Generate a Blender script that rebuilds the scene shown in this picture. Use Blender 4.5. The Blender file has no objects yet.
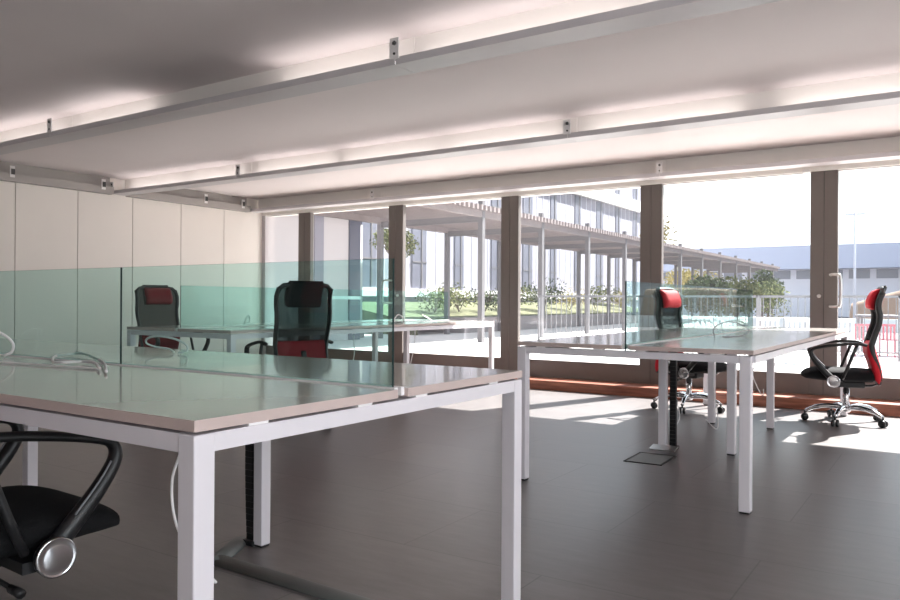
import bpy, bmesh, math, random
from math import sin, cos, pi, radians, sqrt
from mathutils import Vector, Matrix
R = random.Random(7)
scene = bpy.context.scene
COL = scene.collection

# ------------------------------------------------------------------ materials
def new_mat(name):
    m = bpy.data.materials.new(name); m.use_nodes = True
    nt = m.node_tree
    for n in list(nt.nodes): nt.nodes.remove(n)
    out = nt.nodes.new('ShaderNodeOutputMaterial')
    return m, nt, out

def pbr(name, col, rough=.5, metal=0., noise=0., nscale=8., bump=0., spec=.5, rough_noise=0., stretch=None, coat=0.):
    m, nt, out = new_mat(name)
    b = nt.nodes.new('ShaderNodeBsdfPrincipled')
    nt.links.new(b.outputs[0], out.inputs[0])
    b.inputs['Base Color'].default_value = (*col, 1)
    b.inputs['Roughness'].default_value = rough
    b.inputs['Metallic'].default_value = metal
    b.inputs['Specular IOR Level'].default_value = spec
    b.inputs['Coat Weight'].default_value = coat
    if noise or bump or rough_noise:
        tc = nt.nodes.new('ShaderNodeTexCoord')
        mp = nt.nodes.new('ShaderNodeMapping')
        if stretch: mp.inputs['Scale'].default_value = stretch
        nz = nt.nodes.new('ShaderNodeTexNoise'); nz.inputs['Scale'].default_value = nscale; nz.inputs['Detail'].default_value = 5
        nt.links.new(tc.outputs['Object'], mp.inputs[0]); nt.links.new(mp.outputs[0], nz.inputs['Vector'])
        if noise:
            mx = nt.nodes.new('ShaderNodeMix'); mx.data_type = 'RGBA'
            mx.inputs[6].default_value = (*[max(0, c*(1-noise)) for c in col], 1)
            mx.inputs[7].default_value = (*[min(1, c*(1+noise)) for c in col], 1)
            nt.links.new(nz.outputs['Fac'], mx.inputs[0]); nt.links.new(mx.outputs[2], b.inputs['Base Color'])
        if rough_noise:
            mr = nt.nodes.new('ShaderNodeMapRange')
            mr.inputs['To Min'].default_value = rough-rough_noise; mr.inputs['To Max'].default_value = rough+rough_noise
            nt.links.new(nz.outputs['Fac'], mr.inputs[0]); nt.links.new(mr.outputs[0], b.inputs['Roughness'])
        if bump:
            bp = nt.nodes.new('ShaderNodeBump'); bp.inputs['Strength'].default_value = bump; bp.inputs['Distance'].default_value = .01
            nt.links.new(nz.outputs['Fac'], bp.inputs['Height']); nt.links.new(bp.outputs[0], b.inputs['Normal'])
    return m

def glass_mat(name, tint, base=.04, gain=1.0, haze=0.0, veil=0.0):
    m, nt, out = new_mat(name)
    t = nt.nodes.new('ShaderNodeBsdfTransparent'); t.inputs[0].default_value = (*tint, 1)
    g = nt.nodes.new('ShaderNodeBsdfGlossy'); g.inputs['Roughness'].default_value = 0.0
    lw = nt.nodes.new('ShaderNodeLayerWeight'); lw.inputs['Blend'].default_value = .5
    p = nt.nodes.new('ShaderNodeMath'); p.operation = 'POWER'; p.inputs[1].default_value = 5
    a = nt.nodes.new('ShaderNodeMath'); a.operation = 'MULTIPLY_ADD'; a.inputs[1].default_value = (1-base)*gain; a.inputs[2].default_value = base
    mx = nt.nodes.new('ShaderNodeMixShader')
    nt.links.new(lw.outputs['Facing'], p.inputs[0]); nt.links.new(p.outputs[0], a.inputs[0]); nt.links.new(a.outputs[0], mx.inputs[0])
    nt.links.new(t.outputs[0], mx.inputs[1]); nt.links.new(g.outputs[0], mx.inputs[2])
    last = mx
    if haze:
        d = nt.nodes.new('ShaderNodeBsdfDiffuse'); d.inputs[0].default_value = (.75, .9, .86, 1)
        m2 = nt.nodes.new('ShaderNodeMixShader'); m2.inputs[0].default_value = haze
        nt.links.new(mx.outputs[0], m2.inputs[1]); nt.links.new(d.outputs[0], m2.inputs[2]); last = m2
    if veil:   # bright haze mixed into the pane colour, washing out the view outdoors
        d = nt.nodes.new('ShaderNodeBsdfTranslucent'); d.inputs[0].default_value = (.86, .84, .95, 1)
        m3 = nt.nodes.new('ShaderNodeMixShader'); m3.inputs[0].default_value = veil
        nt.links.new(last.outputs[0], m3.inputs[1]); nt.links.new(d.outputs[0], m3.inputs[2]); last = m3
    nt.links.new(last.outputs[0], out.inputs[0])
    return m

def emit_mat(name, col, s):
    m, nt, out = new_mat(name)
    e = nt.nodes.new('ShaderNodeEmission'); e.inputs[0].default_value = (*col, 1); e.inputs[1].default_value = s
    nt.links.new(e.outputs[0], out.inputs[0]); return m

def mesh_fabric(name, col, alpha):
    # see-through woven net: fine vertical ribs, part transparent
    m, nt, out = new_mat(name)
    b = nt.nodes.new('ShaderNodeBsdfPrincipled'); b.inputs['Base Color'].default_value = (*col, 1); b.inputs['Roughness'].default_value = .9; b.inputs['Specular IOR Level'].default_value = .1
    t = nt.nodes.new('ShaderNodeBsdfTransparent')
    tc = nt.nodes.new('ShaderNodeTexCoord')
    wv = nt.nodes.new('ShaderNodeTexWave'); wv.bands_direction = 'X'; wv.inputs['Scale'].default_value = 26
    nt.links.new(tc.outputs['Object'], wv.inputs[0])
    mr = nt.nodes.new('ShaderNodeMapRange'); mr.inputs['To Min'].default_value = alpha-.07; mr.inputs['To Max'].default_value = alpha+.07
    mx = nt.nodes.new('ShaderNodeMixShader')
    nt.links.new(wv.outputs['Fac'], mr.inputs[0]); nt.links.new(mr.outputs[0], mx.inputs[0])
    nt.links.new(t.outputs[0], mx.inputs[1]); nt.links.new(b.outputs[0], mx.inputs[2]); nt.links.new(mx.outputs[0], out.inputs[0])
    return m

def floor_mat():
    m, nt, out = new_mat('grey_floor_tiles')
    b = nt.nodes.new('ShaderNodeBsdfPrincipled'); nt.links.new(b.outputs[0], out.inputs[0])
    tc = nt.nodes.new('ShaderNodeTexCoord')
    mp = nt.nodes.new('ShaderNodeMapping'); mp.inputs['Scale'].default_value = (1, 1, 1)
    br = nt.nodes.new('ShaderNodeTexBrick'); br.offset = .5
    br.inputs['Color1'].default_value = (.165, .150, .148, 1); br.inputs['Color2'].default_value = (.145, .133, .132, 1)
    br.inputs['Mortar'].default_value = (.105, .097, .097, 1); br.inputs['Scale'].default_value = 1
    br.inputs['Mortar Size'].default_value = .003; br.inputs['Brick Width'].default_value = 1.2; br.inputs['Row Height'].default_value = .6
    nz = nt.nodes.new('ShaderNodeTexNoise'); nz.inputs['Scale'].default_value = 5; nz.inputs['Detail'].default_value = 8; nz.inputs['Roughness'].default_value = .7
    mp2 = nt.nodes.new('ShaderNodeMapping'); mp2.inputs['Scale'].default_value = (1, 4, 1)
    mx = nt.nodes.new('ShaderNodeMix'); mx.data_type = 'RGBA'; mx.blend_type = 'OVERLAY'; mx.inputs[0].default_value = .5
    nt.links.new(tc.outputs['Object'], mp.inputs[0]); nt.links.new(mp.outputs[0], br.inputs[0])
    nt.links.new(tc.outputs['Object'], mp2.inputs[0]); nt.links.new(mp2.outputs[0], nz.inputs['Vector'])
    nt.links.new(br.outputs['Color'], mx.inputs[6]); nt.links.new(nz.outputs['Fac'], mx.inputs[7])
    nt.links.new(mx.outputs[2], b.inputs['Base Color'])
    mr = nt.nodes.new('ShaderNodeMapRange'); mr.inputs['To Min'].default_value = .27; mr.inputs['To Max'].default_value = .42
    nt.links.new(nz.outputs['Fac'], mr.inputs[0]); nt.links.new(mr.outputs[0], b.inputs['Roughness'])
    b.inputs['Specular IOR Level'].default_value = .45
    return m

def wood_mat():
    m, nt, out = new_mat('red_brown_wood')
    b = nt.nodes.new('ShaderNodeBsdfPrincipled'); nt.links.new(b.outputs[0], out.inputs[0])
    tc = nt.nodes.new('ShaderNodeTexCoord'); mp = nt.nodes.new('ShaderNodeMapping'); mp.inputs['Scale'].default_value = (1.2, 14, 14)
    nz = nt.nodes.new('ShaderNodeTexNoise'); nz.inputs['Scale'].default_value = 2.5; nz.inputs['Detail'].default_value = 6
    cr = nt.nodes.new('ShaderNodeValToRGB')
    cr.color_ramp.elements[0].color = (.15, .042, .024, 1); cr.color_ramp.elements[0].position = .3
    cr.color_ramp.elements[1].color = (.38, .145, .085, 1); cr.color_ramp.elements[1].position = .75
    nt.links.new(tc.outputs['Object'], mp.inputs[0]); nt.links.new(mp.outputs[0], nz.inputs['Vector']); nt.links.new(nz.outputs['Fac'], cr.inputs[0])
    nt.links.new(cr.outputs[0], b.inputs['Base Color']); b.inputs['Roughness'].default_value = .45
    return m

def leaf_mat(name, c1, c2):
    m, nt, out = new_mat(name)
    b = nt.nodes.new('ShaderNodeBsdfPrincipled'); nt.links.new(b.outputs[0], out.inputs[0])
    tc = nt.nodes.new('ShaderNodeTexCoord'); nz = nt.nodes.new('ShaderNodeTexNoise'); nz.inputs['Scale'].default_value = 6; nz.inputs['Detail'].default_value = 4
    cr = nt.nodes.new('ShaderNodeValToRGB')
    cr.color_ramp.elements[0].color = (*c1, 1); cr.color_ramp.elements[0].position = .38
    cr.color_ramp.elements[1].color = (*c2, 1); cr.color_ramp.elements[1].position = .62
    nt.links.new(tc.outputs['Object'], nz.inputs['Vector']); nt.links.new(nz.outputs['Fac'], cr.inputs[0]); nt.links.new(cr.outputs[0], b.inputs['Base Color'])
    b.inputs['Roughness'].default_value = .95; b.inputs['Specular IOR Level'].default_value = .1
    return m

M = dict(
    ceil=pbr('ceiling_paint', (.76, .695, .69), .75, noise=.03, nscale=2),
    wall=pbr('wall_paint', (.76, .71, .66), .7, noise=.02, nscale=2),
    panel=pbr('wall_panel_laminate', (.78, .72, .665), .45, noise=.02, nscale=3),
    seam=pbr('panel_joint', (.16, .14, .13), .8),
    soffit=pbr('soffit_paint', (.82, .78, .74), .6),
    trough=pbr('grey_painted_metal', (.56, .53, .54), .4, noise=.04, nscale=10),
    bracket=pbr('white_bracket', (.72, .70, .69), .45),
    bolt=pbr('dark_bolt', (.08, .08, .08), .4, metal=.6),
    tube=emit_mat('fluorescent_tube', (1.0, .95, .93), 6.5),
    tubeoff=pbr('unlit_tube', (.8, .8, .8), .3),
    top=pbr('grey_laminate_top', (.46, .435, .405), .16, noise=.03, nscale=40, spec=.6, coat=.35),
    topedge=pbr('beige_edge_band', (.56, .45, .42), .5),
    white=pbr('white_powder_coat', (.74, .705, .74), .38),
    whitestrip=pbr('white_strip', (.88, .86, .86), .5),
    frame=pbr('bronze_aluminium', (.150, .130, .119), .42, metal=.25, noise=.06, nscale=20),
    framedark=pbr('frame_gap', (.02, .018, .017), .7),
    wood=wood_mat(),
    floor=floor_mat(),
    pane=glass_mat('window_glass', (.97, .985, .985), .045, veil=.010),
    glass=glass_mat('teal_glass', (.80, .935, .915), .024, haze=.005),
    gedge=pbr('glass_edge_dark', (.008, .03, .03), .6, spec=.15),
    black=pbr('black_plastic', (.012, .012, .013), .42),
    trunk=pbr('grey_trunking', (.36, .33, .31), .5),
    blackcloth=pbr('black_fabric', (.010, .010, .011), .9, bump=.3, nscale=300, spec=.2),
    net=mesh_fabric('black_net', (.004, .004, .005), .90),
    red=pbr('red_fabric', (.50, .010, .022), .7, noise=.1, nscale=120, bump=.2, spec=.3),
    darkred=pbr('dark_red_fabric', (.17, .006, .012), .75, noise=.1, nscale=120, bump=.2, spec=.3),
    chrome=pbr('chrome', (.75, .75, .77), .12, metal=1.),
    steel=pbr('brushed_steel', (.66, .65, .64), .28, metal=1.),
    cablew=pbr('white_cable', (.80, .78, .78), .4),
    cableg=pbr('grey_cable', (.25, .25, .27), .5),
    duct=pbr('grey_cable_cover', (.17, .18, .175), .5),
    concrete=pbr('pale_paving', (.55, .52, .50), .8, noise=.06, nscale=3),
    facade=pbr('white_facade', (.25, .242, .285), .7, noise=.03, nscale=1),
    facgap=pbr('facade_window_strip', (.11, .115, .15), .4),
    render=pbr('cream_render', (.50, .47, .48), .8, noise=.03, nscale=1),
    slat=pbr('weathered_timber', (.21, .175, .17), .8, noise=.2, nscale=6),
    post=pbr('grey_post', (.12, .115, .12), .55, noise=.06, nscale=6),
    rail=pbr('grey_railing', (.17, .17, .18), .5, metal=.2),
    planter=pbr('planter_wall', (.26, .235, .235), .85, noise=.06, nscale=3),
    lawn=leaf_mat('lawn_green', (.085, .09, .05), (.14, .145, .08)),
    leafa=leaf_mat('light_leaves', (.05, .07, .025), (.19, .20, .075)),
    leafb=leaf_mat('dark_leaves', (.025, .04, .018), (.07, .095, .035)),
    leafy=leaf_mat('yellow_leaves', (.16, .14, .05), (.36, .30, .11)),
    flower=pbr('pink_flowers', (.75, .16, .2), .7),
    bark=pbr('bark', (.16, .12, .10), .9, noise=.2),
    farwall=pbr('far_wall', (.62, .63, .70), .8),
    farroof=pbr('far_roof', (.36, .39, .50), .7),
    farglass=pbr('far_windows', (.22, .24, .28), .4),
    earth=pbr('brown_earth', (.30, .19, .13), .9, noise=.2, nscale=1),
    outwhite=pbr('white_outdoor_plastic', (.82, .82, .82), .4),
    outred=pbr('red_outdoor_metal', (.42, .12, .15), .5),
    asphalt=pbr('grey_asphalt', (.075, .073, .085), .9, noise=.1, nscale=2),
)

# ------------------------------------------------------------------ mesh builder
class MB:
    def __init__(self): self.v = []; self.f = []; self.mi = []; self.sm = []
    def add(self, vs, fs, mi=0, smooth=False):
        o = len(self.v); self.v += [tuple(v) for v in vs]
        for f in fs: self.f.append(tuple(i+o for i in f)); self.mi.append(mi); self.sm.append(smooth)
        return self
    def box(self, x0, x1, y0, y1, z0, z1, mi=0):
        vs = [(x0,y0,z0),(x1,y0,z0),(x1,y1,z0),(x0,y1,z0),(x0,y0,z1),(x1,y0,z1),(x1,y1,z1),(x0,y1,z1)]
        return self.add(vs, [(0,3,2,1),(4,5,6,7),(0,1,5,4),(1,2,6,5),(2,3,7,6),(3,0,4,7)], mi)
    def bar(self, a, b, w, h, mi=0):
        a = Vector(a); b = Vector(b); d = (b-a).normalized()
        up = Vector((0,0,1)) if abs(d.z) < .95 else Vector((0,1,0))
        s = d.cross(up).normalized(); u = s.cross(d).normalized()
        vs = []
        for p in (a, b):
            for (i, j) in ((-1,-1),(1,-1),(1,1),(-1,1)): vs.append(p+s*(i*w/2)+u*(j*h/2))
        return self.add(vs, [(0,1,2,3),(7,6,5,4),(0,4,5,1),(1,5,6,2),(2,6,7,3),(3,7,4,0)], mi)
    def sweep(self, pts, r, n=10, closed=False, mi=0, r2=None, up0=None):
        pts = [Vector(p) for p in pts]; N = len(pts)
        rs = r if isinstance(r, (list, tuple)) else [r]*N
        rings = []; prev = None
        for i, p in enumerate(pts):
            if closed: d = (pts[(i+1) % N]-pts[i-1]).normalized()
            else: d = (pts[min(i+1, N-1)]-pts[max(i-1, 0)]).normalized()
            if prev is None:
                up = Vector(up0) if up0 else (Vector((0,0,1)) if abs(d.z) < .9 else Vector((1,0,0)))
                s = d.cross(up).normalized()
            else:
                s = (prev-d*prev.dot(d)).normalized()
            prev = s; u = d.cross(s).normalized()
            rr = rs[i]; q = (r2 if r2 else rr/rs[0]*rs[0]) if r2 else rr
            rings.append([p+s*(cos(2*pi*k/n)*rr)+u*(sin(2*pi*k/n)*q) for k in range(n)])
        vs = [v for ring in rings for v in ring]; fs = []
        m = N if closed else N-1
        for i in range(m):
            a = i*n; b = ((i+1) % N)*n
            for k in range(n): fs.append((a+k, a+(k+1) % n, b+(k+1) % n, b+k))
        if not closed: fs.append(tuple(range(n))[::-1]); fs.append(tuple((N-1)*n+k for k in range(n)))
        return self.add(vs, fs, mi, True)
    def rings(self, rings, mi=0, smooth=True, cap=True):
        n = len(rings[0]); vs = [v for r in rings for v in r]; fs = []
        for i in range(len(rings)-1):
            for k in range(n): fs.append((i*n+k, i*n+(k+1) % n, (i+1)*n+(k+1) % n, (i+1)*n+k))
        if cap: fs.append(tuple(range(n))[::-1]); fs.append(tuple((len(rings)-1)*n+k for k in range(n)))
        return self.add(vs, fs, mi, smooth)
    def cyl(self, c, r, z0, z1, n=24, mi=0, r1=None):
        r1 = r if r1 is None else r1
        return self.rings([[(c[0]+cos(2*pi*k/n)*q, c[1]+sin(2*pi*k/n)*q, z) for k in range(n)] for q, z in ((r, z0), (r1, z1))], mi)
    def lathe(self, prof, c=(0,0,0), axis='Z', n=24, mi=0):
        rr = []
        for r, h in prof:
            ring = []
            for k in range(n):
                a = 2*pi*k/n; x, y = cos(a)*r, sin(a)*r
                ring.append({'Z': (c[0]+x, c[1]+y, c[2]+h), 'X': (c[0]+h, c[1]+x, c[2]+y), 'Y': (c[0]+y, c[1]+h, c[2]+x)}[axis])
            rr.append(ring)
        return self.rings(rr, mi)
    def grid(self, fn, nu, nv, mi=0, smooth=True):
        vs = [fn(i/nu, j/nv) for j in range(nv+1) for i in range(nu+1)]
        fs = [(j*(nu+1)+i, j*(nu+1)+i+1, (j+1)*(nu+1)+i+1, (j+1)*(nu+1)+i) for j in range(nv) for i in range(nu)]
        return self.add(vs, fs, mi, smooth)
    def build(self, name, mats, parent=None, bevel=0., subsurf=0, loc=None, tagd=None):
        if not isinstance(mats, (list, tuple)): mats = [mats]
        me = bpy.data.meshes.new(name); me.from_pydata(self.v, [], self.f)
        for m in mats: me.materials.append(m)
        me.polygons.foreach_set('material_index', self.mi); me.polygons.foreach_set('use_smooth', self.sm)
        me.update()
        bm = bmesh.new(); bm.from_mesh(me); bmesh.ops.recalc_face_normals(bm, faces=bm.faces); bm.to_mesh(me); bm.free()
        o = bpy.data.objects.new(name, me); COL.objects.link(o)
        if parent is not None: o.parent = parent
        if loc is not None: o.location = loc
        if bevel:
            b = o.modifiers.new('Bevel', 'BEVEL'); b.width = bevel; b.segments = 2; b.limit_method = 'ANGLE'; b.angle_limit = radians(40)
        if subsurf:
            s = o.modifiers.new('Subdivision', 'SUBSURF'); s.levels = subsurf; s.render_levels = subsurf
        return o

def tag(o, label=None, cat=None, group=None, kind=None):
    if label: o['label'] = label
    if cat: o['category'] = cat
    if group: o['group'] = group
    if kind: o['kind'] = kind
    return o

def thing(name, label, cat, loc=(0,0,0), rz=0, group=None):
    o = bpy.data.objects.new(name, None); COL.objects.link(o); o.empty_display_size = .1
    o.location = loc; o.rotation_euler = (0, 0, rz)
    return tag(o, label, cat, group)

def struct(mb, name, mats, parent=None, **k):
    o = mb.build(name, mats, parent, **k)
    if parent is None: o['kind'] = 'structure'
    return o

def copy_tree(o, parent=None):
    c = o.copy(); COL.objects.link(c); c.parent = parent
    for ch in list(o.children): copy_tree(ch, c)
    return c

def smooth_path(pts, n=6, closed=False):
    P = [Vector(p) for p in pts]; N = len(P); out = []
    rng = range(N) if closed else range(N-1)
    for i in rng:
        p0 = P[i-1] if (closed or i > 0) else P[i]*2-P[i+1]
        p1 = P[i]; p2 = P[(i+1) % N]
        p3 = P[(i+2) % N] if (closed or i+2 < N) else p2*2-p1
        for k in range(n):
            t = k/n
            out.append(.5*((2*p1)+(p2-p0)*t+(2*p0-5*p1+4*p2-p3)*t*t+(3*p1-p0-3*p2+p3)*t**3))
    if not closed: out.append(P[-1])
    return out

# ------------------------------------------------------------------ room shell
YW = 7.81          # inner face of the window wall
XL, XR, YB = -8.45, 4.2, -4.2
HC = 2.405
WT = 2.178
struct(MB().box(XL-.2, XR+.2, YB-.2, YW+.12, -.12, 0), 'floor', M['floor'])
struct(MB().box(XL-.2, XR+.2, YB-.2, YW+.2, HC, HC+.2), 'ceiling', M['ceil'])
struct(MB().box(XL-.2, XR+.2, YB-.2, YB, 0, HC), 'wall_back', M['wall'])
# right wall with a wide daylight opening beside the camera
wr = MB()
wr.box(XR, XR+.2, YB, -3.2, 0, HC); wr.box(XR, XR+.2, 2.6, YW, 0, HC); wr.box(XR, XR+.2, -3.2, 2.6, 0, .25); wr.box(XR, XR+.2, -3.2, 2.6, 2.25, HC)
struct(wr, 'wall_right', M['wall'])
w = struct(MB().box(XR+.09, XR+.1, -3.2, 2.6, .25, 2.25), 'window_9', M['pane'])
fr = MB()
for i in range(5):
    y = -3.2+i*5.8/4; fr.box(XR+.05, XR+.13, y-.05, y+.05, .25, 2.25)
fr.build('window_frame', M['frame'], w)
# left wall of flush white panels
wl = struct(MB().box(XL-.2, XL-.02, YB, YW+.15, 0, HC), 'wall_left', M['seam'])
ys = [7.79-.703*i for i in range(18)]
for i in range(17):
    y1, y0 = ys[i], ys[i+1]
    MB().box(XL-.02, XL, max(y0, YB)+.0045, y1-.0045, .06, 2.22).build('panel', M['panel'], wl)
MB().box(XL-.02, XL+.002, YB, YW, 2.22, HC).build('panel', M['panel'], wl)
struct(MB().box(XL, XL+.012, YB, YW, 0, .06), 'baseboard_left', M['frame'])
# window wall: header, end pier, wooden step
hd = MB().box(XL-.2, XR, YW-.03, YW+.15, WT, HC)
struct(hd, 'wall_front', M['soffit'])
struct(MB().box(XL-.05, XL+.07, YW-.03, YW+.15, 0, WT), 'trim_1', M['render'])
struct(MB().box(XL, XR, YW-.352, YW+.12, 0, .1), 'trim_2', M['wood'], bevel=.004)

# glazed doors between the double bronze posts
posts = [-9.39, -7.62, -6.01, -4.34, -2.66, -1.025, .62, 2.27, 3.92]
zb0, zb1 = .10, .293
k = 0
for i in range(len(posts)-1):
    x0 = posts[i]+.002; x1 = posts[i+1]-.002
    lo = max(x0, XL+.072)
    k += 1
    sw = .113
    fm = MB()
    if i > 0: fm.box(x0, x0+sw, YW-.01, YW+.055, zb0, WT+.02)
    fm.box(x1-sw, x1, YW-.01, YW+.055, zb0, WT+.02)
    a = lo if i == 0 else x0+sw
    fm.box(a, x1-sw, YW-.004, YW+.05, zb0, zb1); fm.box(a, x1-sw, YW, YW+.05, WT-.004, WT+.02)
    d = struct(fm, 'door_%d' % k, M['frame'], bevel=.003)
    MB().add([(a, YW+.025, zb1), (x1-sw, YW+.025, zb1), (x1-sw, YW+.025, WT), (a, YW+.025, WT)], [(0,1,2,3)]).build('pane', M['pane'], d)
    # thin dark gap between the paired stiles
    MB().box(x1-.004, x1+.008, YW-.004, YW+.03, zb0, WT).build('seal', M['framedark'], d)
    hx = None
    if i == 5: hx, sgn = x0+.06, 1
    if i == 1: hx, sgn = x1-.06, -1
    if hx is not None:
        h = MB(); zz0, zz1 = .925, 1.215
        pth = [(hx, YW-.01, zz1), (hx, YW-.045, zz1), (hx+sgn*.05, YW-.075, zz1), (hx+sgn*.085, YW-.08, zz1-.03), (hx+sgn*.085, YW-.08, zz0+.03), (hx+sgn*.05, YW-.075, zz0), (hx, YW-.045, zz0), (hx, YW-.01, zz0)]
        h.sweep(smooth_path(pth, 5), .013, 12)
        hh = h.build('handle', M['steel'], d); hh['label'] = 'curved steel pull handle'
        lk = MB().lathe([(.018, 0), (.018, -.012), (.008, -.016)], (hx-sgn*.1+.0, YW-.01, 1.02), 'Y', 16); lk.build('lock', M['steel'], d)
tag(MB().box(-1.20, -1.135, YW-.09, YW-.03, WT-.012, WT+.012).build('motion_detector', M['bracket'], bevel=.004),
    'small white detector box under the header beside the door with handle', 'detector')
sd = MB().cyl((0, 0), .006, HC-.004, HC+.001, 12)
tag(sd.build('ceiling_hook', M['bolt'], loc=(-.35, 2.62, 0)), 'tiny dark fixing on the ceiling towards the upper right', 'fixing')

# ------------------------------------------------------------------ light troughs
ZB, ZL = 2.208, 2.247
def trough(name, label, group, x0, x1, y, tubes=(), brackets=(), w=.18, rot=None, lit=True):
    # local: runs along +x, opening faces -y (towards the camera)
    t = thing(name, label, 'light fixture', (x0, y, ZB) if rot is None else rot[0], 0 if rot is None else rot[1], group)
    L = x1-x0-.004
    MB().box(0, L, w-.004, w, .003, HC-ZB).build('back_plate', M['soffit'], t)
    MB().box(0, L, 0, w, 0, .003).box(0, L, 0, .004, .003, ZL-ZB).build('tray', M['trough'], t)
    for (a, b) in tubes:
        c = MB().sweep([(a-x0, w*.5, .038), (b-x0, w*.5, .038)], .013, 12).build('tube', M['tube' if lit else 'tubeoff'], t)
        for q in (a-x0-.012, b-x0-.006): MB().box(q, q+.018, w*.5-.014, w*.5+.014, .003, .054).build('tube_holder', M['bracket'], c)
    for bx in brackets:
        q = bx-x0
        br = MB().box(q-.04, q+.02, -.006, -.001, .030, .140).box(q-.04, q-.037, -.001, .012, .030, .140).build('bracket', M['bracket'], t)
        MB().lathe([(.012, 0), (.012, -.006), (.007, -.010)], (q-.007, -.006, .112), 'Y', 12).build('bolt', M['bolt'], br)
        MB().lathe([(.007, 0), (.007, -.005)], (q-.007, -.006, .056), 'Y', 8).build('bolt', M['bolt'], br)
    return t
gA = 'light troughs of the nearest ceiling row'; gB = 'light troughs of the middle ceiling row'; gC = 'light troughs of the ceiling row above the windows'
trough('ceiling_light_trough', 'grey metal light trough of the nearest ceiling row, section ending at the left frame edge', gA, -8.42, -5.85, 3.22, [(-8.2,-7.02),(-6.98,-5.9)], [])
trough('ceiling_light_trough', 'grey metal light trough of the nearest ceiling row, middle section with one unlit gap', gA, -5.85, -2.49, 3.22, [(-5.80,-4.78),(-3.50,-2.54)], [-5.845])
trough('ceiling_light_trough', 'grey metal light trough of the nearest ceiling row, section leaving at the top edge', gA, -2.49, .87, 3.22, [(-2.42,-1.26),(-1.22,-.06),(-.02,.8)], [-2.485])
trough('ceiling_light_trough', 'short grey light trough of the nearest ceiling row beside the right wall', gA, .87, 4.15, 3.22, [(.95,2.1),(2.2,3.4)], [.9])
trough('ceiling_light_trough', 'slim grey light trough of the middle ceiling row starting at the left wall', gB, -8.42, -6.2, 5.38, [(-8.3,-7.28),(-7.24,-6.28)], [-8.40])
trough('ceiling_light_trough', 'slim grey light trough of the middle ceiling row, long central section', gB, -6.2, -2.49, 5.38, [(-6.1,-5.0),(-4.9,-3.8),(-3.74,-2.6)], [-6.19])
trough('ceiling_light_trough', 'slim grey light trough of the middle ceiling row, section reaching the right frame edge', gB, -2.49, .87, 5.38, [(-2.4,-1.24),(-1.0,.1)], [-2.485])
trough('ceiling_light_trough', 'slim grey light trough of the middle ceiling row beside the right wall', gB, .87, 4.15, 5.38, [(.95,2.1)], [.9])
trough('ceiling_light_trough', 'pale light trough above the windows, section nearest the left wall', gC, -8.42, -6.15, 7.50, [(-8.2,-7.1)], [], lit=False)
trough('ceiling_light_trough', 'pale light trough above the windows, long central section', gC, -6.15, -2.47, 7.50, [(-6.0,-4.9),(-4.6,-3.5)], [-6.145], lit=False)
trough('ceiling_light_trough', 'pale light trough above the windows, section on the right', gC, -2.47, .87, 7.50, [(-2.2,-1.2)], [-2.465], lit=False)
trough('ceiling_light_trough', 'pale light trough above the windows beside the right wall', gC, .87, 4.15, 7.50, [], [.9])
# unlit trunking along the left wall, turned 90 degrees
for (y0, y1, lb) in ((3.42, 5.37, 'unlit grey trunking along the top of the left wall, nearer length'), (5.58, 7.48, 'unlit grey trunking along the top of the left wall, length towards the windows')):
    t = thing('wall_trunking', lb, 'trunking', (XL+.004, y0, 2.20), 0, 'unlit trunking along the left wall')
    MB().box(0, .004, 0, y1-y0, 0, HC-2.2).build('back_plate', M['trunk'], t)
    MB().box(.004, .09, 0, y1-y0, 0, .004).box(.086, .09, 0, y1-y0, .004, .085).build('tray', M['trunk'], t)
    for q in (.75 if y0 < 4 else 1.1, y1-y0-.16):
        MB().box(.088, .094, q, q+.05, .04, .16).build('bracket', M['bracket'], t)
        MB().box(.094, .097, q+.01, q+.05, .07, .13).build('bolt', M['bolt'], t)

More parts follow.
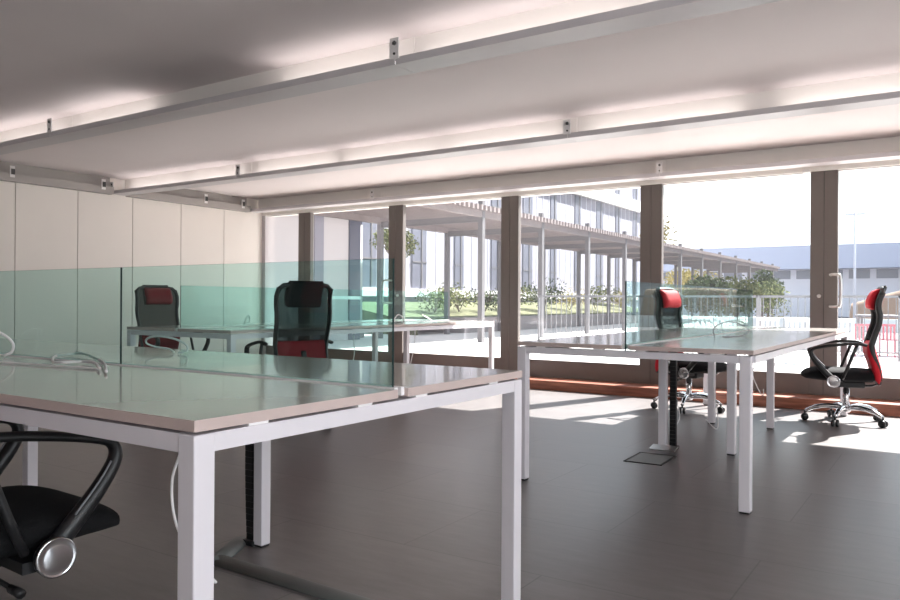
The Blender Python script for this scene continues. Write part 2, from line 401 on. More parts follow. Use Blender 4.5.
# ------------------------------------------------------------------ bench desks
ZT = .74
def bench(label, length, frames, seam_at, loc, rz, W=1.2, LG=.046):
    # local: long axis +x, short axis y from 0 to 1.2, origin at the near corner; frames = (x, inset)
    t = thing('bench_desk', label, 'desk', loc, rz, 'white framed double bench desks')
    xs = [0]+seam_at+[length]
    for r0, r1 in ((0, W/2-.0205), (W/2+.0205, W)):
        for a, b in zip(xs[:-1], xs[1:]):
            m = MB(); x0, x1, y0, y1 = a+(.0 if a == 0 else .002), b-(.0 if b == length else .002), r0, r1
            z0, z1 = ZT-.021, ZT
            vs = [(x0,y0,z0),(x1,y0,z0),(x1,y1,z0),(x0,y1,z0),(x0,y0,z1),(x1,y0,z1),(x1,y1,z1),(x0,y1,z1)]
            m.add(vs, [(0,3,2,1),(0,1,5,4),(1,2,6,5),(2,3,7,6),(3,0,4,7)], 1); m.add(vs, [(4,5,6,7)], 0)
            m.build('tabletop', [M['top'], M['topedge']], t)
    for sy in (-1, 1):
        MB().box(.012, length-.012, W/2+sy*.0135-.0065, W/2+sy*.0135+.0065, ZT-.018, ZT+.003).build('centre_strip', M['whitestrip'], t)
    zr1 = ZT-.027; zr0 = zr1-.034
    for (x, ia, ib) in frames:
        xa = min(max(x, 0), length-LG)
        for s in (0, 1):
            if ib is None and s == 1: continue
            inset = ia if s == 0 else ib; y0 = ia if s == 0 else W-ib-LG
            lg = MB().box(xa, xa+LG, y0, y0+LG, .008, zr1 if inset < .1 else zr0).build('leg', M['white'], t, bevel=.003)
            MB().box(xa+.004, xa+LG-.004, y0+.004, y0+LG-.004, 0, .008).build('foot', M['black'], lg)
        MB().box(xa+.002, xa+LG-.002, LG+ia if ia < .1 else .03, W-(LG if ib == 0 else .05), zr0, zr1).build('cross_rail', M['white'], t)
    for s in (0, 1):
        y0 = 0 if s == 0 else W-.04
        MB().box(LG, length-LG, y0+.002, y0+.038, zr0, zr1).build('long_rail', M['white'], t)
    for x in [q[0] for q in frames]:
        xa = min(max(x, 0), length-LG)
        for y in (.14, .5, .72, 1.04): MB().box(xa+.006, xa+.04, y, y+.05, zr1, ZT-.021).build('spacer', M['whitestrip'], t)
    return t
    tr = MB().box(.08, length-.08, W/2-.07, W/2-.066, zr0-.06, zr0).box(.08, length-.08, W/2+.066, W/2+.07, zr0-.06, zr0).box(.08, length-.08, W/2-.07, W/2+.07, zr0-.063, zr0-.06)
    tr.build('cable_tray', M['bracket'], t)
    return t
# near bench: runs along -x from its right end
bench('large near bench desk whose white corner leg stands in front of the black armrest chair', 3.6, [(0, 0, 0), (1.10, .0, None), (2.30, .26, .26), (3.6, 0, 0)], [1.2, 2.4], (-1.118, 2.095, 0), pi, 1.22)
bench('bench desk on the right with the floor box and black cable duct under it', 3.66, [(0, .012, 0), (1.34, .39, .325), (2.54, .39, .325), (3.66, .01, 0)], [1.2, 2.44], (-.757, 3.61, 0), pi/2, 1.2, .05)
bench('far bench desk near the white wall panels behind the two dark chairs', 3.62, [(0, 0, 0), (1.34, .375, .375), (2.54, .375, .375), (3.62, 0, 0)], [1.2, 2.42], (-4.19, 3.58, 0), pi/2)

def screen(label, p0, p1, h=.345, z=ZT-.028):
    t = thing('glass_screen', label, 'glass partition', (p0[0], p0[1], z), math.atan2(p1[1]-p0[1], p1[0]-p0[0]), 'teal glass screens on the bench desks')
    L = math.hypot(p1[0]-p0[0], p1[1]-p0[1]); d = .0035
    vs = [(0,-d,0),(L,-d,0),(L,d,0),(0,d,0),(0,-d,h),(L,-d,h),(L,d,h),(0,d,h)]
    m = MB(); m.add(vs, [(0,1,5,4),(2,3,7,6)], 0); m.add(vs, [(1,2,6,5)], 0); m.add(vs, [(0,3,2,1),(4,5,6,7),(3,0,4,7)], 1)
    m.build('pane', [M['glass'], M['gedge']], t)
    return t
for a, b, lb in ((-1.150, -2.262, 'teal glass screen on the near bench, panel with the free dark end edge'), (-2.268, -3.42, 'teal glass screen on the near bench, panel left of the dark vertical joint'), (-3.43, -4.6, 'teal glass screen on the near bench, last panel beyond the left frame edge')):
    screen(lb, (a, 1.485), (b, 1.485))
for a, b, lb in ((3.615, 6.42, 'teal glass screen standing along the right bench'),):
    screen(lb, (-1.357, a), (-1.357, b))
for a, b, lb in ((3.62, 7.19, 'teal glass screen standing along the far bench behind the dark chairs'),):
    screen(lb, (-4.79, a), (-4.79, b))

# ------------------------------------------------------------------ office chairs
PROF = [(.33, -.215), (.40, -.210), (.47, -.195), (.56, -.165), (.63, -.155), (.72, -.180), (.79, -.205), (.86, -.212), (.92, -.198), (.98, -.205), (1.03, -.225), (1.085, -.248)]
def prof(z):
    if z <= PROF[0][0]: return PROF[0][1]
    for (a, b), (c, d) in zip(PROF[:-1], PROF[1:]):
        if z <= c:
            t = (z-a)/(c-a); return b+(d-b)*t
    return PROF[-1][1]
def back_hw(z):    # half width of the backrest at height z
    if z < .6: return .178+.022*((z-.33)/.27)
    return .200+.012*min(1, (z-.6)/.3)
def make_chair():
    t = thing('office_chair', '', 'chair')
    # base
    hub = MB().lathe([(.028, .085), (.034, .09), (.034, .135), (.028, .14)])
    for i in range(5):
        a = 2*pi*i/5+radians(18)
        pth = [(cos(a)*r, sin(a)*r, z) for r, z in ((.02, .118), (.12, .128), (.22, .112), (.295, .078))]
        hub.sweep(smooth_path(pth, 4), [.021]*5+[.019]*4+[.015]*4, 10)
    base = hub.build('star_base', M['chrome'], t)
    for i in range(5):
        a = 2*pi*i/5+radians(18); cx, cy = cos(a)*.30, sin(a)*.30
        c = MB(); c.cyl((cx, cy), .008, .05, .082, 10)
        px, py = -sin(a), cos(a)
        for s in (-1, 1):
            o = Vector((cx+px*s*.016, cy+py*s*.016, .029)); rings = []
            for dd, rr in ((-.009, .024), (-.006, .029), (.006, .029), (.009, .024)):
                rings.append([o+Vector((px, py, 0))*dd+Vector((cos(a)*cos(q), sin(a)*cos(q), sin(q)))*rr for q in [2*pi*k/16 for k in range(16)]])
            c.rings(rings)
        c.build('caster', M['black'], t)
    MB().lathe([(.026, .10), (.026, .27), (.020, .272), (.020, .31)]).build('gas_lift', M['chrome'], t)
    mech = MB().box(-.07, .07, -.13, .11, .285, .335).build('mechanism', M['black'], t, bevel=.01)
    MB().sweep([(.06, .02, .30), (.16, .03, .29), (.23, .03, .285)], .006, 8).sweep([(.23, .03, .285), (.28, .03, .283)], .011, 8).build('lever', M['black'], t)
    # seat cushion
    rings = []
    for i in range(17):
        u = i/16; y = -.205+.535*u
        e = min(1, (1-abs(2*u-1))*5.5); e = sqrt(1-(1-e)**2)
        hw = (.235-.02*(1-u))*(.62+.38*e); zt = .432+.006*sin(pi*u)-.035*max(0, (u-.72)/.28)**2
        zb = .335+.020*max(0, (u-.6)/.4); mid = (zt+zb)/2; ht = (zt-zb)/2*(.35+.65*e)
        ring = []
        for k in range(28):
            a = 2*pi*k/28; ca, sa = cos(a), sin(a)
            ring.append((math.copysign(abs(ca)**.55, ca)*hw, y, mid+math.copysign(abs(sa)**.7, sa)*ht))
        rings.append(ring)
    MB().rings(rings).build('seat', M['blackcloth'], t)
    # backrest
    br = MB(); loop = []
    zs = [.34+(.98-.34)*i/16 for i in range(17)]
    for z in zs: loop.append((-back_hw(z), prof(z), z))
    for a in (20, 45, 70): loop.append((-back_hw(1)+.06-.06*cos(radians(a)), prof(.98+.085*sin(radians(a))), .98+.085*sin(radians(a))))
    for x in (-.08, 0, .08): loop.append((x, prof(1.07)+.004, 1.072))
    for a in (70, 45, 20): loop.append((back_hw(1)-.06+.06*cos(radians(a)), prof(.98+.085*sin(radians(a))), .98+.085*sin(radians(a))))
    for z in reversed(zs): loop.append((back_hw(z), prof(z), z))
    for x in (.1, 0, -.1): loop.append((x, prof(.33)-.008, .33))
    br.sweep(loop, .017, 10, closed=True)
    for sx in (-1, 1): br.sweep([(sx*(back_hw(z)-.002), prof(z)-.004, z) for z in [.36+.68*i/20 for i in range(21)]], .022, 10, r2=.010, up0=(1, 0, 0))
    backrest = br.build('backrest', M['black'], t)
    def net(u, v):
        z = .34+.72*v; hw = back_hw(z)-.004
        if z > .99: hw -= .05*((z-.99)/.07)**2
        x = (2*u-1)*hw
        return (x, prof(z)+.004-.028*(1-(2*u-1)**2)*(.4+.6*sin(pi*v)), z)
    MB().grid(net, 14, 30).build('back_net', M['net'], backrest)
    # spine and bottom bracket
    MB().sweep(smooth_path([(0, -.08, .31), (0, -.17, .30), (0, -.235, .34), (0, -.232, .46), (0, -.205, .58)], 5), .022, 10, r2=.009).build('spine', M['black'], backrest)
    def pad(z0, z1, hw, tf, tb, yoff, name, mat):
        rings = []
        for i in range(13):
            u = i/12; z = z0+(z1-z0)*u; e = sqrt(max(0, 1-(2*u-1)**4))
            h = hw*(.93+.07*e)
            yc = prof(z)+yoff
            ring = []
            for k in range(24):
                a = 2*pi*k/24; ca, sa = cos(a), sin(a)
                x = math.copysign(abs(ca)**.5, ca)*h
                yy = (tf if sa > 0 else tb)*math.copysign(abs(sa)**.8, sa)*(.25+.75*e)
                bow = -.022*(1-(x/hw)**2)
                ring.append((x, yc+yy+bow, z))
            rings.append(ring)
        return MB().rings(rings).build(name, mat, backrest)
    pad(.335, .655, .212, .045, .030, .006, 'lumbar_pad', M['red'])
    h = pad(.905, 1.068, .138, .058, .006, .022, 'headrest', M['red'])
    pad(.90, 1.095, .143, .004, .018, .000, 'headrest_cover', M['blackcloth'])
    # armrests
    for s in (-1, 1):
        x = .262*s
        pts = [(x, .10, .352), (x, .165, .42), (x, .225, .49), (x, .262, .55), (x, .256, .588), (x, .215, .607), (x, .12, .626), (x, 0, .642), (x, -.085, .640), (x, -.125, .632)]
        sp = smooth_path(pts, 5); nn = len(sp)
        a = MB().sweep(sp, [.026-.014*min(1, 2.0*i/nn) for i in range(nn)], 12, r2=.02, up0=(1, 0, 0))
        a.sweep([(x, -.055, .632), (x, -.03, .56), (x, .01, .45), (x, .045, .365)], .012, 10)
        a.box(min(x, x-s*.12), max(x, x-s*.12), .04, .13, .318, .345)
        arm = a.build('armrest', M['black'], t)
        MB().sweep(smooth_path([(x+s*.014, .155, .435), (x+s*.014, .215, .505), (x+s*.014, .245, .55)], 4), .0025, 6).build('trim_line', M['cableg'], arm)
        MB().lathe([(.040, 0), (.046, s*.004), (.046, s*.012), (.043, s*.014)], (x+s*.004, .105, .348), 'X', 28).build('pivot_cap', M['black'], arm)
        MB().lathe([(.047, s*.014), (.048, s*.022), (.046, s*.026), (.043, s*.024), (.030, s*.026), (.015, s*.0275), (.001, s*.028)], (x+s*.004, .105, .348), 'X', 28).build('chrome_disc', M['chrome'], arm)
    return t
def place(c, label, loc, face, z=0):
    c['label'] = label; c['group'] = 'high backed mesh office chairs'
    c.location = (loc[0], loc[1], z); c.rotation_euler = (0, 0, math.atan2(face[1], face[0])-pi/2)
proto = make_chair()
chairs = [proto]+[copy_tree(proto) for _ in range(4)]
place(chairs[0], 'office chair seen side on at the right bench with bright red headrest', (-.735, 6.87), (-.985, -.17))
place(chairs[1], 'office chair partly hidden behind the right bench, red headrest seen through its glass screen', (-1.985, 6.86), (.93, -.20))
place(chairs[2], 'office chair seen from behind with a black headrest and dark red lower back', (-4.20, 4.18), (-.927, .375))
place(chairs[3], 'office chair facing the camera beside the white wall panels, dark red headrest', (-6.33, 4.65), (1, -.10))
place(chairs[4], 'black office chair in the near left corner showing only its seat and one armrest', (-2.045, .895), (.05, 1))
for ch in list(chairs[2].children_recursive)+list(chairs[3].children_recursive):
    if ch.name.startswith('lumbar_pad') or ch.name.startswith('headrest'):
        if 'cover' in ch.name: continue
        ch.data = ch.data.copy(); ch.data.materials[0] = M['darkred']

# ------------------------------------------------------------------ cables, ducts, floor box
def cable(name, label, pts, r=.003, mat='cablew', group='loose white cables on the desks', n=8, cat='cable'):
    return tag(MB().sweep(smooth_path(pts, n), r, 8).build(name, M[mat]), label, cat, group)
zt = ZT+.004
cable('cable', 'white cable looped flat on the near bench desk in front of the glass', [(-2.004, 1.267, 0.748), (-2.225, 1.399, 0.752), (-2.473, 1.525, 0.748), (-2.692, 1.605, 0.752), (-2.731, 1.574, 0.748), (-2.625, 1.466, 0.752), (-2.461, 1.368, 0.748), (-2.358, 1.346, 0.752), (-2.389, 1.424, 0.748), (-2.285, 1.402, 0.752), (-2.105, 1.311, 0.748)], .0045)
cable('cable', 'white cable loop at the left frame edge on the near bench', [(-2.879, 1.42, 0.746), (-2.859, 1.437, 0.76), (-2.852, 1.438, 0.789), (-2.873, 1.423, 0.817), (-2.909, 1.405, 0.835), (-2.953, 1.401, 0.837), (-2.996, 1.414, 0.814), (-3.011, 1.433, 0.761)], .005)
cable('cable', 'thin white cable standing in a loop behind the near glass screen', [(-2.528, 1.9, 0.746), (-2.498, 1.917, 0.754), (-2.504, 1.918, 0.777), (-2.553, 1.903, 0.799), (-2.629, 1.885, 0.808), (-2.693, 1.881, 0.798), (-2.719, 1.894, 0.777), (-2.686, 1.913, 0.762), (-2.616, 1.92, 0.757), (-2.565, 1.908, 0.747)], .004)
cable('cable', 'long pale cable lying straight across the left of the near bench', [(-2.15,1.33,zt),(-2.35,1.31,zt),(-2.65,1.27,zt),(-2.9,1.2,zt)], .003)
cable('cable', 'thin white cable ring standing on the far bench near its glass end', [(-4.88,4.30,zt),(-4.92,4.36,zt+.05),(-5.0,4.46,zt+.075),(-5.1,4.56,zt+.06),(-5.08,4.54,zt+.02),(-4.95,4.38,zt+.01)], .0035)
cable('cable', 'short white cable curling up on the far bench near the doors', [(-4.70,6.25,zt),(-4.69,6.2,zt+.05),(-4.66,6.1,zt+.07),(-4.62,6.0,zt+.045),(-4.61,5.96,zt)], .006)
cable('cable', 'short white cable stub slanting up at the far bench window end', [(-4.6,6.62,zt),(-4.62,6.56,zt+.03),(-4.66,6.5,zt+.07)], .005)
cable('cable', 'grey cable ring standing on the right bench beside the glass screen', [(-1.22,4.75,zt),(-1.24,4.8,zt+.05),(-1.22,4.95,zt+.085),(-1.17,5.1,zt+.08),(-1.12,5.2,zt+.03),(-1.14,5.05,zt),(-1.2,4.85,zt)], .003, 'cableg')
cable('cable', 'white cable ring behind the glass on the right bench', [(-1.75,5.9,zt),(-1.77,5.95,zt+.05),(-1.7,6.05,zt+.07),(-1.6,6.1,zt+.06),(-1.55,6.1,zt)], .005)
cable('cable', 'white cable arch standing beside another one behind the glass on the right bench', [(-1.52,6.1,zt),(-1.52,6.15,zt+.05),(-1.46,6.25,zt+.07),(-1.38+.005-.02,6.3,zt+.05),(-1.42,6.3,zt)], .005)
g2 = 'white cables hanging under the desks'
cable('hanging_cable', 'white cable hanging beside the near corner leg of the near bench', [(-1.37,1.05,.70),(-1.38,1.05,.64),(-1.415,1.05,.56),(-1.40,1.05,.47),(-1.33,1.05,.40),(-1.27,1.05,.37)], .0032, group=g2)
cable('hanging_cable', 'thin white cable hanging next to the black cable duct of the right bench', [(-1.52,5.0,.7),(-1.53,5.0,.5),(-1.54,5.02,.35),(-1.52,5.05,.2),(-1.545,5.0,.12)], .003, group=g2)
cable('hanging_cable', 'thin white cable hanging beside the middle white leg of the right bench', [(-1.36,5.3,.66),(-1.37,5.3,.4),(-1.34,5.3,.2),(-1.345,5.3,.1),(-1.42,5.3,.16)], .003, group=g2)
cable('hanging_cable', 'thin white cable hanging near the end of the right bench under its edge', [(-.95,4.75,.66),(-1.0,4.75,.55),(-.98,4.75,.47),(-.945,4.75,.41),(-.94,4.75,.45)], .003, group=g2)
cable('hanging_cable', 'thin white cable hanging under the far bench near the doors', [(-4.45,6.1,.66),(-4.46,6.1,.5),(-4.5,6.1,.35),(-4.52,6.1,.2)], .004, group=g2)
cable('hanging_cable', 'thin white cable hanging behind the black headrest chair', [(-4.3,5.0,.66),(-4.29,5.0,.5),(-4.33,5.0,.35)], .004, group=g2)
# black segmented cable ducts
def spine(label, x, y, ztop, lean=(0, 0)):
    t = thing('cable_duct', label, 'cable duct', (x, y, 0), 0, 'black cable ducts under the desks')
    m = MB(); n = 26
    for i in range(n):
        z0 = .02+(ztop-.02)*i/n; z1 = z0+(ztop-.02)/n*.95
        q = sin(i/n*pi); ox = lean[0]*q; oy = lean[1]*q
        m.box(ox-.02, ox+.02, oy-.014, oy+.014, z0, z1)
    m.build('duct_links', M['black'], t)
    MB().box(-.02, .02, -.006, .006, .0, ztop).build('duct_core', M['black'], t)
    MB().box(-.032, .032, -.03, .03, 0, .02).build('duct_foot', M['black'], t, bevel=.004)
spine('black cable duct beside the leg of the right bench above the floor box', -1.538, 4.97, .66)
spine('black cable duct hanging beside the rear middle leg of the near bench', -2.29, 2.07, .66, (-.01, 0))
fb = thing('floor_box', 'square floor box with open steel lid under the right bench', 'floor box', (-1.55, 4.56, 0), radians(2))
fm = MB(); hw, hl = .115, .16
fm.box(-hw, hw, -hl, -hl+.012, 0, .004).box(-hw, hw, hl-.012, hl, 0, .004).box(-hw, -hw+.012, -hl, hl, 0, .004).box(hw-.012, hw, -hl, hl, 0, .004)
fm.build('frame', M['framedark'], fb)
MB().box(-hw+.012, hw-.012, -hl+.012, hl-.012, 0, .003).build('plate', M['duct'], fb)
ld = MB().box(-.08, .08, 0, .10, 0, .006).build('lid', M['steel'], fb); ld.location = (.02, .165, .025); ld.rotation_euler = (radians(8), 0, 0)
def half_round(pts, w=.075, h=.022):
    m = MB()
    for a, b in zip(pts[:-1], pts[1:]):
        a = Vector((*a, 0)); b = Vector((*b, 0)); d = (b-a).normalized(); s = Vector((-d.y, d.x, 0)); rings = []
        for p in (a-d*w*.45, b+d*w*.45):
            rings.append([p+s*(-w/2*cos(pi*k/10))+Vector((0, 0, h*sin(pi*k/10)**.8)) for k in range(11)])
        m.rings(rings)
    return m
tag(half_round([(-2.33, 2.03), (-2.24, 1.86), (-.95, 1.83)]).build('floor_cable_cover', M['duct']), 'grey rounded cable cover lying on the floor behind the near corner leg', 'cable cover')

# ------------------------------------------------------------------ outside
tag(MB().box(-40, 30, YW+.12, 17.2, -.1, .0).box(-40, -8.2, 17.2, 60, -.1, .0).build('ground_terrace', M['concrete']), kind='structure')
struct(MB().box(-10.5, -6.2, YW+.16, 10.6, 2.66, 2.8), 'unseen_sun_blocker', M['render'])  # unseen slab added above the sightline to keep sun off the left wall
tag(MB().box(-90, 90, 17.2, 130, -.25, -.02).build('ground_beyond', M['asphalt']), kind='structure')
tag(MB().box(XR+.3, 30, -20, YW, -.1, -.01).build('ground_side', M['concrete']), kind='structure')

# neighbouring wing wall seen through the leftmost doors
b = thing('wing_wall', 'pale rendered wing wall beyond the leftmost glazed doors under the pergola', 'wall', (-12.3, 8, 0))
MB().box(-.4, 0, 0, 6.5, 0, 2.98).build('wall', M['render'], b)
MB().box(-.0, .03, 4.9, 5.2, 0, 2.98).build('pilaster', M['facade'], b)
MB().box(-.0, .04, 6.1, 6.5, 0, 2.98).build('column', M['facgap'], b)
MB().box(-.02, .05, 0, 6.5, .98, 1.06).build('ledge', M['outwhite'], b)
b2 = thing('garden_pillar', 'tall pale square pillar standing just left of the tree under the pergola', 'pillar', (-13.0, 15.0, 0))
MB().box(-.22, .22, -.2, .2, 0, 2.9).build('shaft', M['render'], b2); MB().box(-.26, .26, -.24, .24, 0, .12).build('plinth', M['planter'], b2)

# office building beyond the pergola
FX = -16.0
b = thing('office_building', 'long white office building with tall dark window strips beyond the pergola', 'building', (FX, 14, 0))
wy = [q-14 for q in (16.2, 18.95, 21.7, 24.45, 27.2, 29.95, 32.7, 35.45, 38.2, 40.95, 43.7, 46.4)]
L1 = 34.0
MB().box(-12, 0, -4, L1, 0, 9.6).build('wall', M['facade'], b)
MB().box(0, .22, -4, L1+.1, 6.35, 6.95).build('balcony_band', M['outwhite'], b)
MB().box(0, .12, -4, L1, 1.1, 1.38).build('base_band', M['outwhite'], b)
for i, y in enumerate(wy):
    if y+.9 > L1: continue
    for (z0, z1) in ((1.42, 3.6), (3.95, 6.3), (7.0, 9.4)):
        wd = .62+.25*((i*7) % 3)/2
        q = MB().box(.0, .03, y, y+wd, z0, z1).build('window', M['facgap'], b)
        MB().box(.03, .05, y+wd*.62, y+wd*.62+.05, z0, z1).box(.03, .05, y, y+wd, z0+.9, z0+.94).build('window_bar', M['post'], q)
jm = MB()
for i in range(60):
    y = -3.8+i*.62
    if y < L1: jm.box(0, .012, y, y+.03, 1.4, 9.5)
jm.build('cladding_joint', pbr('joint_grey', (.55, .56, .64), .8), b)

# pergola
p = thing('pergola', 'long timber slatted pergola walkway on grey steel posts running beside the white building', 'pergola', (-10.7, 8.3, 0))
x0, x1, y0, y1 = -1.5, 1.5, 0., 42.
for x in (x0, x1): MB().box(x-.05, x+.05, y0, y1, 2.9, 3.05).build('beam', M['slat'], p)
sl = MB(); y = y0
while y < y1: sl.box(x0-.15, x1+.15, y, y+.07, 3.05, 3.17); y += .19
tag(sl.build('slats', M['slat'], p), kind='stuff')
for i in range(12):
    yy = 15.2-8.3+3.06*i
    for x in (x1, x0): MB().box(x-.06, x+.06, yy-.06, yy+.06, 0, 3.3 if x > 0 else 2.9).build('post', M['post'], p)
cm = MB()
for i in range(12): cm.box(x0, x1, 15.2-8.3+3.06*i-.03, 15.2-8.3+3.06*i+.03, 2.8, 2.95)
cm.build('cross_beam', M['post'], p)

# raised planter, lawn, low wall
pl = thing('planter_bed', 'raised grassy planter bed with low concrete wall in front of the white building', 'planter', (0, 0, 0))
MB().box(-12.45, -12.25, 19.5, 39.5, 0, .46).box(-15.6, -12.25, 19.3, 19.5, 0, .46).build('planter_wall', M['planter'], pl)
MB().add([(-12.45,17.2,.34),(-12.45,39.5,.34),(-15.8,39.5,.92),(-15.8,17.2,.92)], [(0,1,2,3)]).add([(-15.8,17.2,.92),(-12.45,17.2,.34),(-12.45,17.2,0),(-15.8,17.2,0)], [(0,1,2,3)]).build('lawn', M['lawn'], pl)


def clump(m, c, rad, n, size, rng, mi=0, squash=1.):
    for _ in range(n):
        while True:
            v = Vector((rng.uniform(-1,1), rng.uniform(-1,1), rng.uniform(-1,1)))
            if .25 < v.length < 1: break
        v = Vector((v.x*rad, v.y*rad, v.z*rad*squash)); q = Vector(c)+v
        a = Vector((rng.uniform(-1,1), rng.uniform(-1,1), rng.uniform(-1,1))).normalized(); bb = a.orthogonal().normalized()
        s = size*rng.uniform(.6, 1.3)
        m.add([q-a*s, q+bb*s*.5, q+a*s, q-bb*s*.5], [(0,1,2,3)], mi)
def shrub(label, loc, r, h, mat, n=420, size=.06, mats=None, name='shrub', group='shrubs in the planter bed'):
    t = thing(name, label, 'shrub', loc, R.random()*6, group)
    n = int(n*1.7); size *= .85
    m = MB()
    for _ in range(7):
        clump(m, (R.uniform(-.5,.5)*r, R.uniform(-.5,.5)*r, h*R.uniform(.35,.7)), r*R.uniform(.45,.7), n//7, size, R, squash=h/(2*r)*1.1)
    m.build('foliage', M[mat], t)
    s = MB()
    for _ in range(5):
        a = R.uniform(0, 6.28); s.sweep([(0,0,0), (cos(a)*r*.2, sin(a)*r*.2, h*.3), (cos(a)*r*.5, sin(a)*r*.5, h*.7)], .012, 5)
    s.build('stems', M['bark'], t)
shrub('pale green low shrub at the near end of the planter', (-13.75, 19.9, .60), .75, .85, 'leafa')
shrub('bushy variegated shrub behind the tall grey post in the planter', (-13.75, 21.3, .60), .9, 1.05, 'leafa', 520)
shrub('dark leafed shrub between the two middle door posts', (-13.75, 23.0, .60), .8, .9, 'leafb')
shrub('light shrub spreading along the planter wall', (-13.75, 25.0, .60), 1.0, 1.05, 'leafa', 520)
shrub('tall loose dark shrub in the middle of the planter', (-13.75, 27.5, .60), 1.0, 1.35, 'leafb', 560)
shrub('yellowish rounded shrub farther along the planter', (-13.75, 30.0, .60), 1.0, 1.0, 'leafy', 480)
shrub('green shrub behind the railing bars', (-13.75, 32.8, .60), 1.0, 1.2, 'leafa', 480)
shrub('low yellow green shrub near the far end of the planter', (-13.75, 36.2, .60), 1.0, 1.0, 'leafy', 420)

def tree(label, loc, h, r, trunk, mat, n=900, size=.09, group='trees outside the windows', squash=.9):
    t = thing('tree', label, 'tree', loc, R.random()*6, group)
    n = int(n*1.8); size *= .75
    m = MB()
    for _ in range(9):
        a = R.uniform(0, 6.28); d = r*R.uniform(.1, .6)
        clump(m, (cos(a)*d, sin(a)*d, trunk+(h-trunk)*R.uniform(.3,.75)), r*R.uniform(.4,.6), n//9, size, R, squash=squash)
    m.build('crown', M[mat], t)
    s = MB().sweep([(0,0,0), (.03,.02,trunk*.5), (0,.05,trunk), (.05,0,trunk+(h-trunk)*.6)], [.07,.06,.05,.02], 8)
    for _ in range(5):
        a = R.uniform(0, 6.28); s.sweep([(0,.04,trunk*.95), (cos(a)*r*.4, sin(a)*r*.4, trunk+(h-trunk)*.45)], [.03,.012], 6)
    s.build('trunk', M['bark'], t)
tree('small leafy tree under the pergola with thin trunk and drooping crown', (-13.0, 16.9, 0), 3.05, 1.0, 2.1, 'leafa', 900, .07, squash=.6)
tree('yellow leaved tree rising above the pergola beside the fourth door post', (-13.9, 41.5, 0), 6.0, 1.4, 3.5, 'leafy', 700, .12)
tree('wide yellow green tree far behind the pergola posts', (-15.0, 52.5, 0), 3.1, 2.3, .9, 'leafy', 1400, .13)
tree('dense green tree behind the right glass screen', (-7.6, 28.5, 0), 2.0, 1.1, .4, 'leafb', 1500, .11)
tree('light green tree in the row beside the pergola, seen through the right glass screen', (-7.4, 32.0, 0), 1.9, 1.2, .4, 'leafa', 1200, .11)
tree('bushy dark tree at the end of the pergola left of the door with the handle', (-7.75, 40.0, 0), 2.7, .85, .7, 'leafb', 1400, .11)
tree('low green tree to the left of the bushy dark tree', (-7.2, 36.0, 0), 1.8, 1.3, .4, 'leafa', 900, .10)

# far low building, pylons and mast
b = thing('far_building', 'long low pale building with a blue grey roof band across the skyline', 'building', (0, 62, 0))
MB().box(-34, 30, 0, 14, -.2, 3.45).build('wall', M['farwall'], b)
MB().box(-36, 31, -1.5, 15, 3.45, 5.15).build('roof', M['farroof'], b)
wm = None
for i in range(20):
    x = -24+i*1.75
    q = MB().box(x, x+1.35, -.04, 0, 2.75, 3.4).build('window', M['farglass'], b)
MB().add([(-30,-1.4,5.15),(30,-1.4,5.15),(30,6,5.5),(-30,6,5.5)], [(0,1,2,3)]).build('roof_slope', M['farwall'], b)
def mast(name, label, loc, h, arms, cat):
    t = thing(name, label, cat, loc)
    MB().sweep([(0,0,0), (0,0,h)], [.07,.03], 8).build('pole', M['farwall'], t)
    for (z, l) in arms: MB().bar((-l,0,z), (l,0,z), .12, .08).build('cross_arm', M['farwall'], t)
    return t
mast('lamp_mast', 'tall slender lamp mast with a cross arm right of the door handle', (-3.95, 40, -.1), 6.6, [(5.2, .42)], 'mast')
for (x, y, h, lb) in ((-4.25, 63, 3.4, 'thin antenna rod on the far roof at the right'), (-10.7, 63, 2.6, 'thin antenna rod on the far roof left of the door post'), (-10.1, 63, 3.2, 'taller thin antenna rod next to the door post'), (-9.3, 63, 2.0, 'short thin antenna rod nearest the door post')):
    tag(MB().sweep([(0,0,0), (0,0,h)], .035, 6).build('antenna', M['farwall'], loc=(x, y, 5.20)), lb, 'antenna', 'antennas on the far roof')
eb = MB(); 
def bank(u, v):
    x = -4.7+18*u; z = (1.05+min(.75, u*4.5))*sin(pi*min(1, v*.5+.0)) ; return (x, 45+1.2*v, -.1+z+.15*sin(u*9)*v)
eb.grid(bank, 24, 6)
tag(eb.build('earth_bank', M['earth']), 'brown bare earth bank in front of the far building', 'bank')
tag(MB().box(-6.5, 8, 30, 30.2, -.02, .42).build('roadside_wall', M['outwhite']), 'long low white wall beyond the railing', 'wall')

# railing along the terrace
def railing(label, p0, p1):
    L = math.hypot(p1[0]-p0[0], p1[1]-p0[1])
    t = thing('railing', label, 'railing', (p0[0], p0[1], 0), math.atan2(p1[1]-p0[1], p1[0]-p0[0]), 'grey metal railings round the terrace')
    MB().box(0, L, -.02, .02, 1.05, 1.09).build('rail', M['rail'], t); MB().box(0, L, -.015, .015, .12, .15).build('rail', M['rail'], t)
    bm_ = MB(); x = .06
    while x < L: bm_.box(x-.006, x+.006, -.006, .006, .14, 1.06); x += .115
    tag(bm_.build('bars', M['rail'], t), kind='stuff')
    n = max(1, int(L/2))
    for i in range(n+1): MB().box(L*i/n-.02, L*i/n+.02, -.02, .02, 0, 1.09).build('post', M['rail'], t)
railing('railing stretch in front of the planter between the middle door posts', (-7.4, 14.6), (-3.0, 14.6))
railing('railing stretch behind the right bench and its glass screen', (-2.96, 14.6), (1.4, 14.6))
railing('railing stretch beyond the right frame edge', (1.44, 14.6), (6, 14.6))

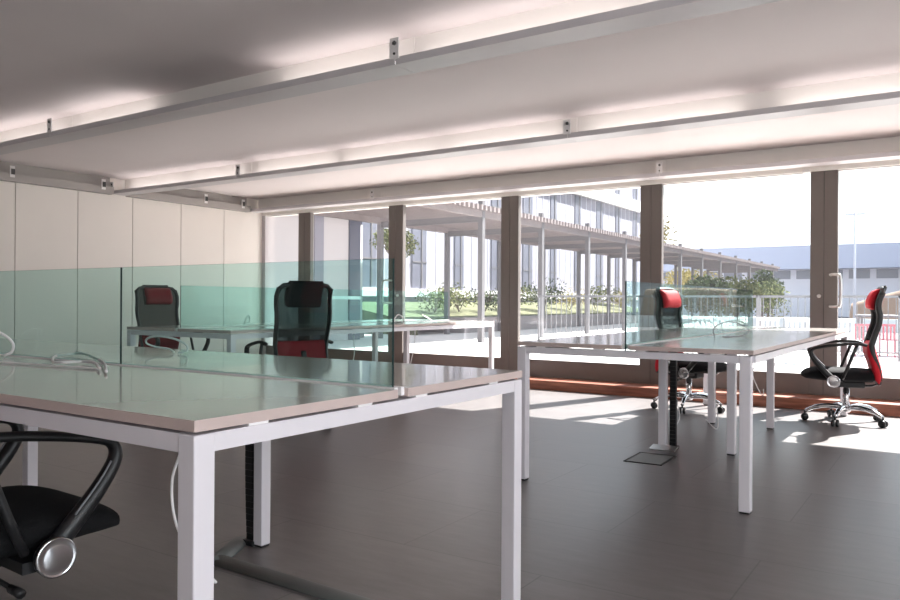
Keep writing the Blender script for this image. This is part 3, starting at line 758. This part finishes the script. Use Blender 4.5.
# white and red terrace furniture
def garden_chair(label, loc, rz, mat, group):
    t = thing('garden_chair', label, 'garden chair', loc, rz, group); t.scale = (.85, .85, .85)
    MB().box(-.21, .21, -.2, .22, .42, .44).build('seat', M[mat], t)
    bk = MB().box(-.21, .21, -.22, -.19, .78, .84)
    for i in range(5): bk.box(-.2+i*.09, -.16+i*.09, -.215, -.195, .44, .80)
    bk.build('backrest', M[mat], t)
    for sx in (-.19, .19):
        for sy in (-.19, .20): MB().box(sx-.015, sx+.015, sy-.015, sy+.015, 0, .42).build('leg', M[mat], t)
    return t
gw = 'white slatted garden chairs by the railing'
for i, (x, y, rz) in enumerate(((-4.25, 13.2, .1), (-3.75, 13.6, .5), (-3.15, 13.3, -.2), (-2.65, 13.7, .2), (-2.1, 13.3, 0), (-1.55, 13.6, .3))):
    garden_chair(['white slatted garden chair by the railing, behind the red headrest chair', 'white slatted garden chair angled by the railing, second of its row', 'white slatted garden chair by the railing behind the glass screen corner', 'white slatted garden chair standing close to the railing before the dark tree', 'white slatted garden chair by the railing just left of the door post', 'white slatted garden chair hidden behind the door post'][i], (x, y, 0), rz, 'outwhite', gw)
gr = 'red garden chairs behind the side on chair'
for i, (x, y, rz) in enumerate(((-1.42, 15.7, .2), (-.98, 15.9, -.4), (-.5, 15.6, .1))):
    garden_chair(['red garden chair outside just right of the side on office chair', 'red garden chair angled outside beyond the railing at the right', 'red garden chair outside at the right frame edge'][i], (x, y, 0), rz, 'outred', gr).scale = (.7, .7, .7)
gt = thing('garden_table', 'grey topped garden table outside behind the red chairs', 'garden table', (-1.1, 16.6, 0))
MB().box(-.5, .5, -.35, .35, .70, .74).build('tabletop', M['rail'], gt)
for sx in (-.44, .44):
    for sy in (-.3, .3): MB().box(sx-.02, sx+.02, sy-.02, sy+.02, 0, .70).build('leg', M['rail'], gt)

# ------------------------------------------------------------------ light
wd = bpy.data.worlds.new('World'); scene.world = wd; wd.use_nodes = True
nt = wd.node_tree
for n in list(nt.nodes): nt.nodes.remove(n)
out = nt.nodes.new('ShaderNodeOutputWorld'); bg = nt.nodes.new('ShaderNodeBackground')
tc = nt.nodes.new('ShaderNodeTexCoord'); sp = nt.nodes.new('ShaderNodeSeparateXYZ'); cr = nt.nodes.new('ShaderNodeValToRGB')
cr.color_ramp.elements[0].position = 0.0; cr.color_ramp.elements[0].color = (1.0, .99, .99, 1)
cr.color_ramp.elements[1].position = .5; cr.color_ramp.elements[1].color = (.62, .80, .95, 1)
e = cr.color_ramp.elements.new(.12); e.color = (.93, .98, 1.0, 1)
nt.links.new(tc.outputs['Generated'], sp.inputs[0]); nt.links.new(sp.outputs['Z'], cr.inputs[0]); nt.links.new(cr.outputs[0], bg.inputs[0])
bg.inputs[1].default_value = 1.9
nt.links.new(bg.outputs[0], out.inputs[0])

def aim(o, d): o.rotation_euler = Vector(d).to_track_quat('-Z', 'Y').to_euler()
sl_ = bpy.data.lights.new('sun', 'SUN'); sl_.energy = 30.0; sl_.angle = radians(.6); sl_.color = (1.0, .965, .93)
so = bpy.data.objects.new('sun', sl_); COL.objects.link(so); aim(so, (-.33, -1, -.945)); so.location = (5, 20, 20)
def area(name, loc, d, sx, sy, e, col):
    l = bpy.data.lights.new(name, 'AREA'); l.shape = 'RECTANGLE'; l.size = sx; l.size_y = sy; l.energy = e; l.color = col
    o = bpy.data.objects.new(name, l); COL.objects.link(o); o.location = loc; aim(o, d); return o
area('side_window_daylight', (XR+.3, -.3, 1.35), (-1, .12, -.05), 5.6, 1.9, 250, (.92, .95, 1.0))

# ------------------------------------------------------------------ camera
cam = bpy.data.cameras.new('camera'); co = bpy.data.objects.new('camera', cam); COL.objects.link(co)
cam.sensor_width = 36; cam.lens = 764.72/900*36; cam.shift_y = 1.11/900; cam.clip_start = .05; cam.clip_end = 500
co.matrix_world = Matrix.Translation((0, 0, .9534)) @ Matrix.Rotation(.585, 4, 'Z') @ Matrix.Rotation(pi/2, 4, 'X') @ Matrix.Rotation(.0059, 4, 'Z')
scene.camera = co
scene.view_settings.view_transform = 'Standard'
scene.view_settings.look = 'None'
scene.view_settings.exposure = 0.0
scene.cycles.max_bounces = 10; scene.cycles.diffuse_bounces = 5; scene.cycles.transparent_max_bounces = 32
scene.cycles.sample_clamp_indirect = 6
scene.cycles.use_denoising = True
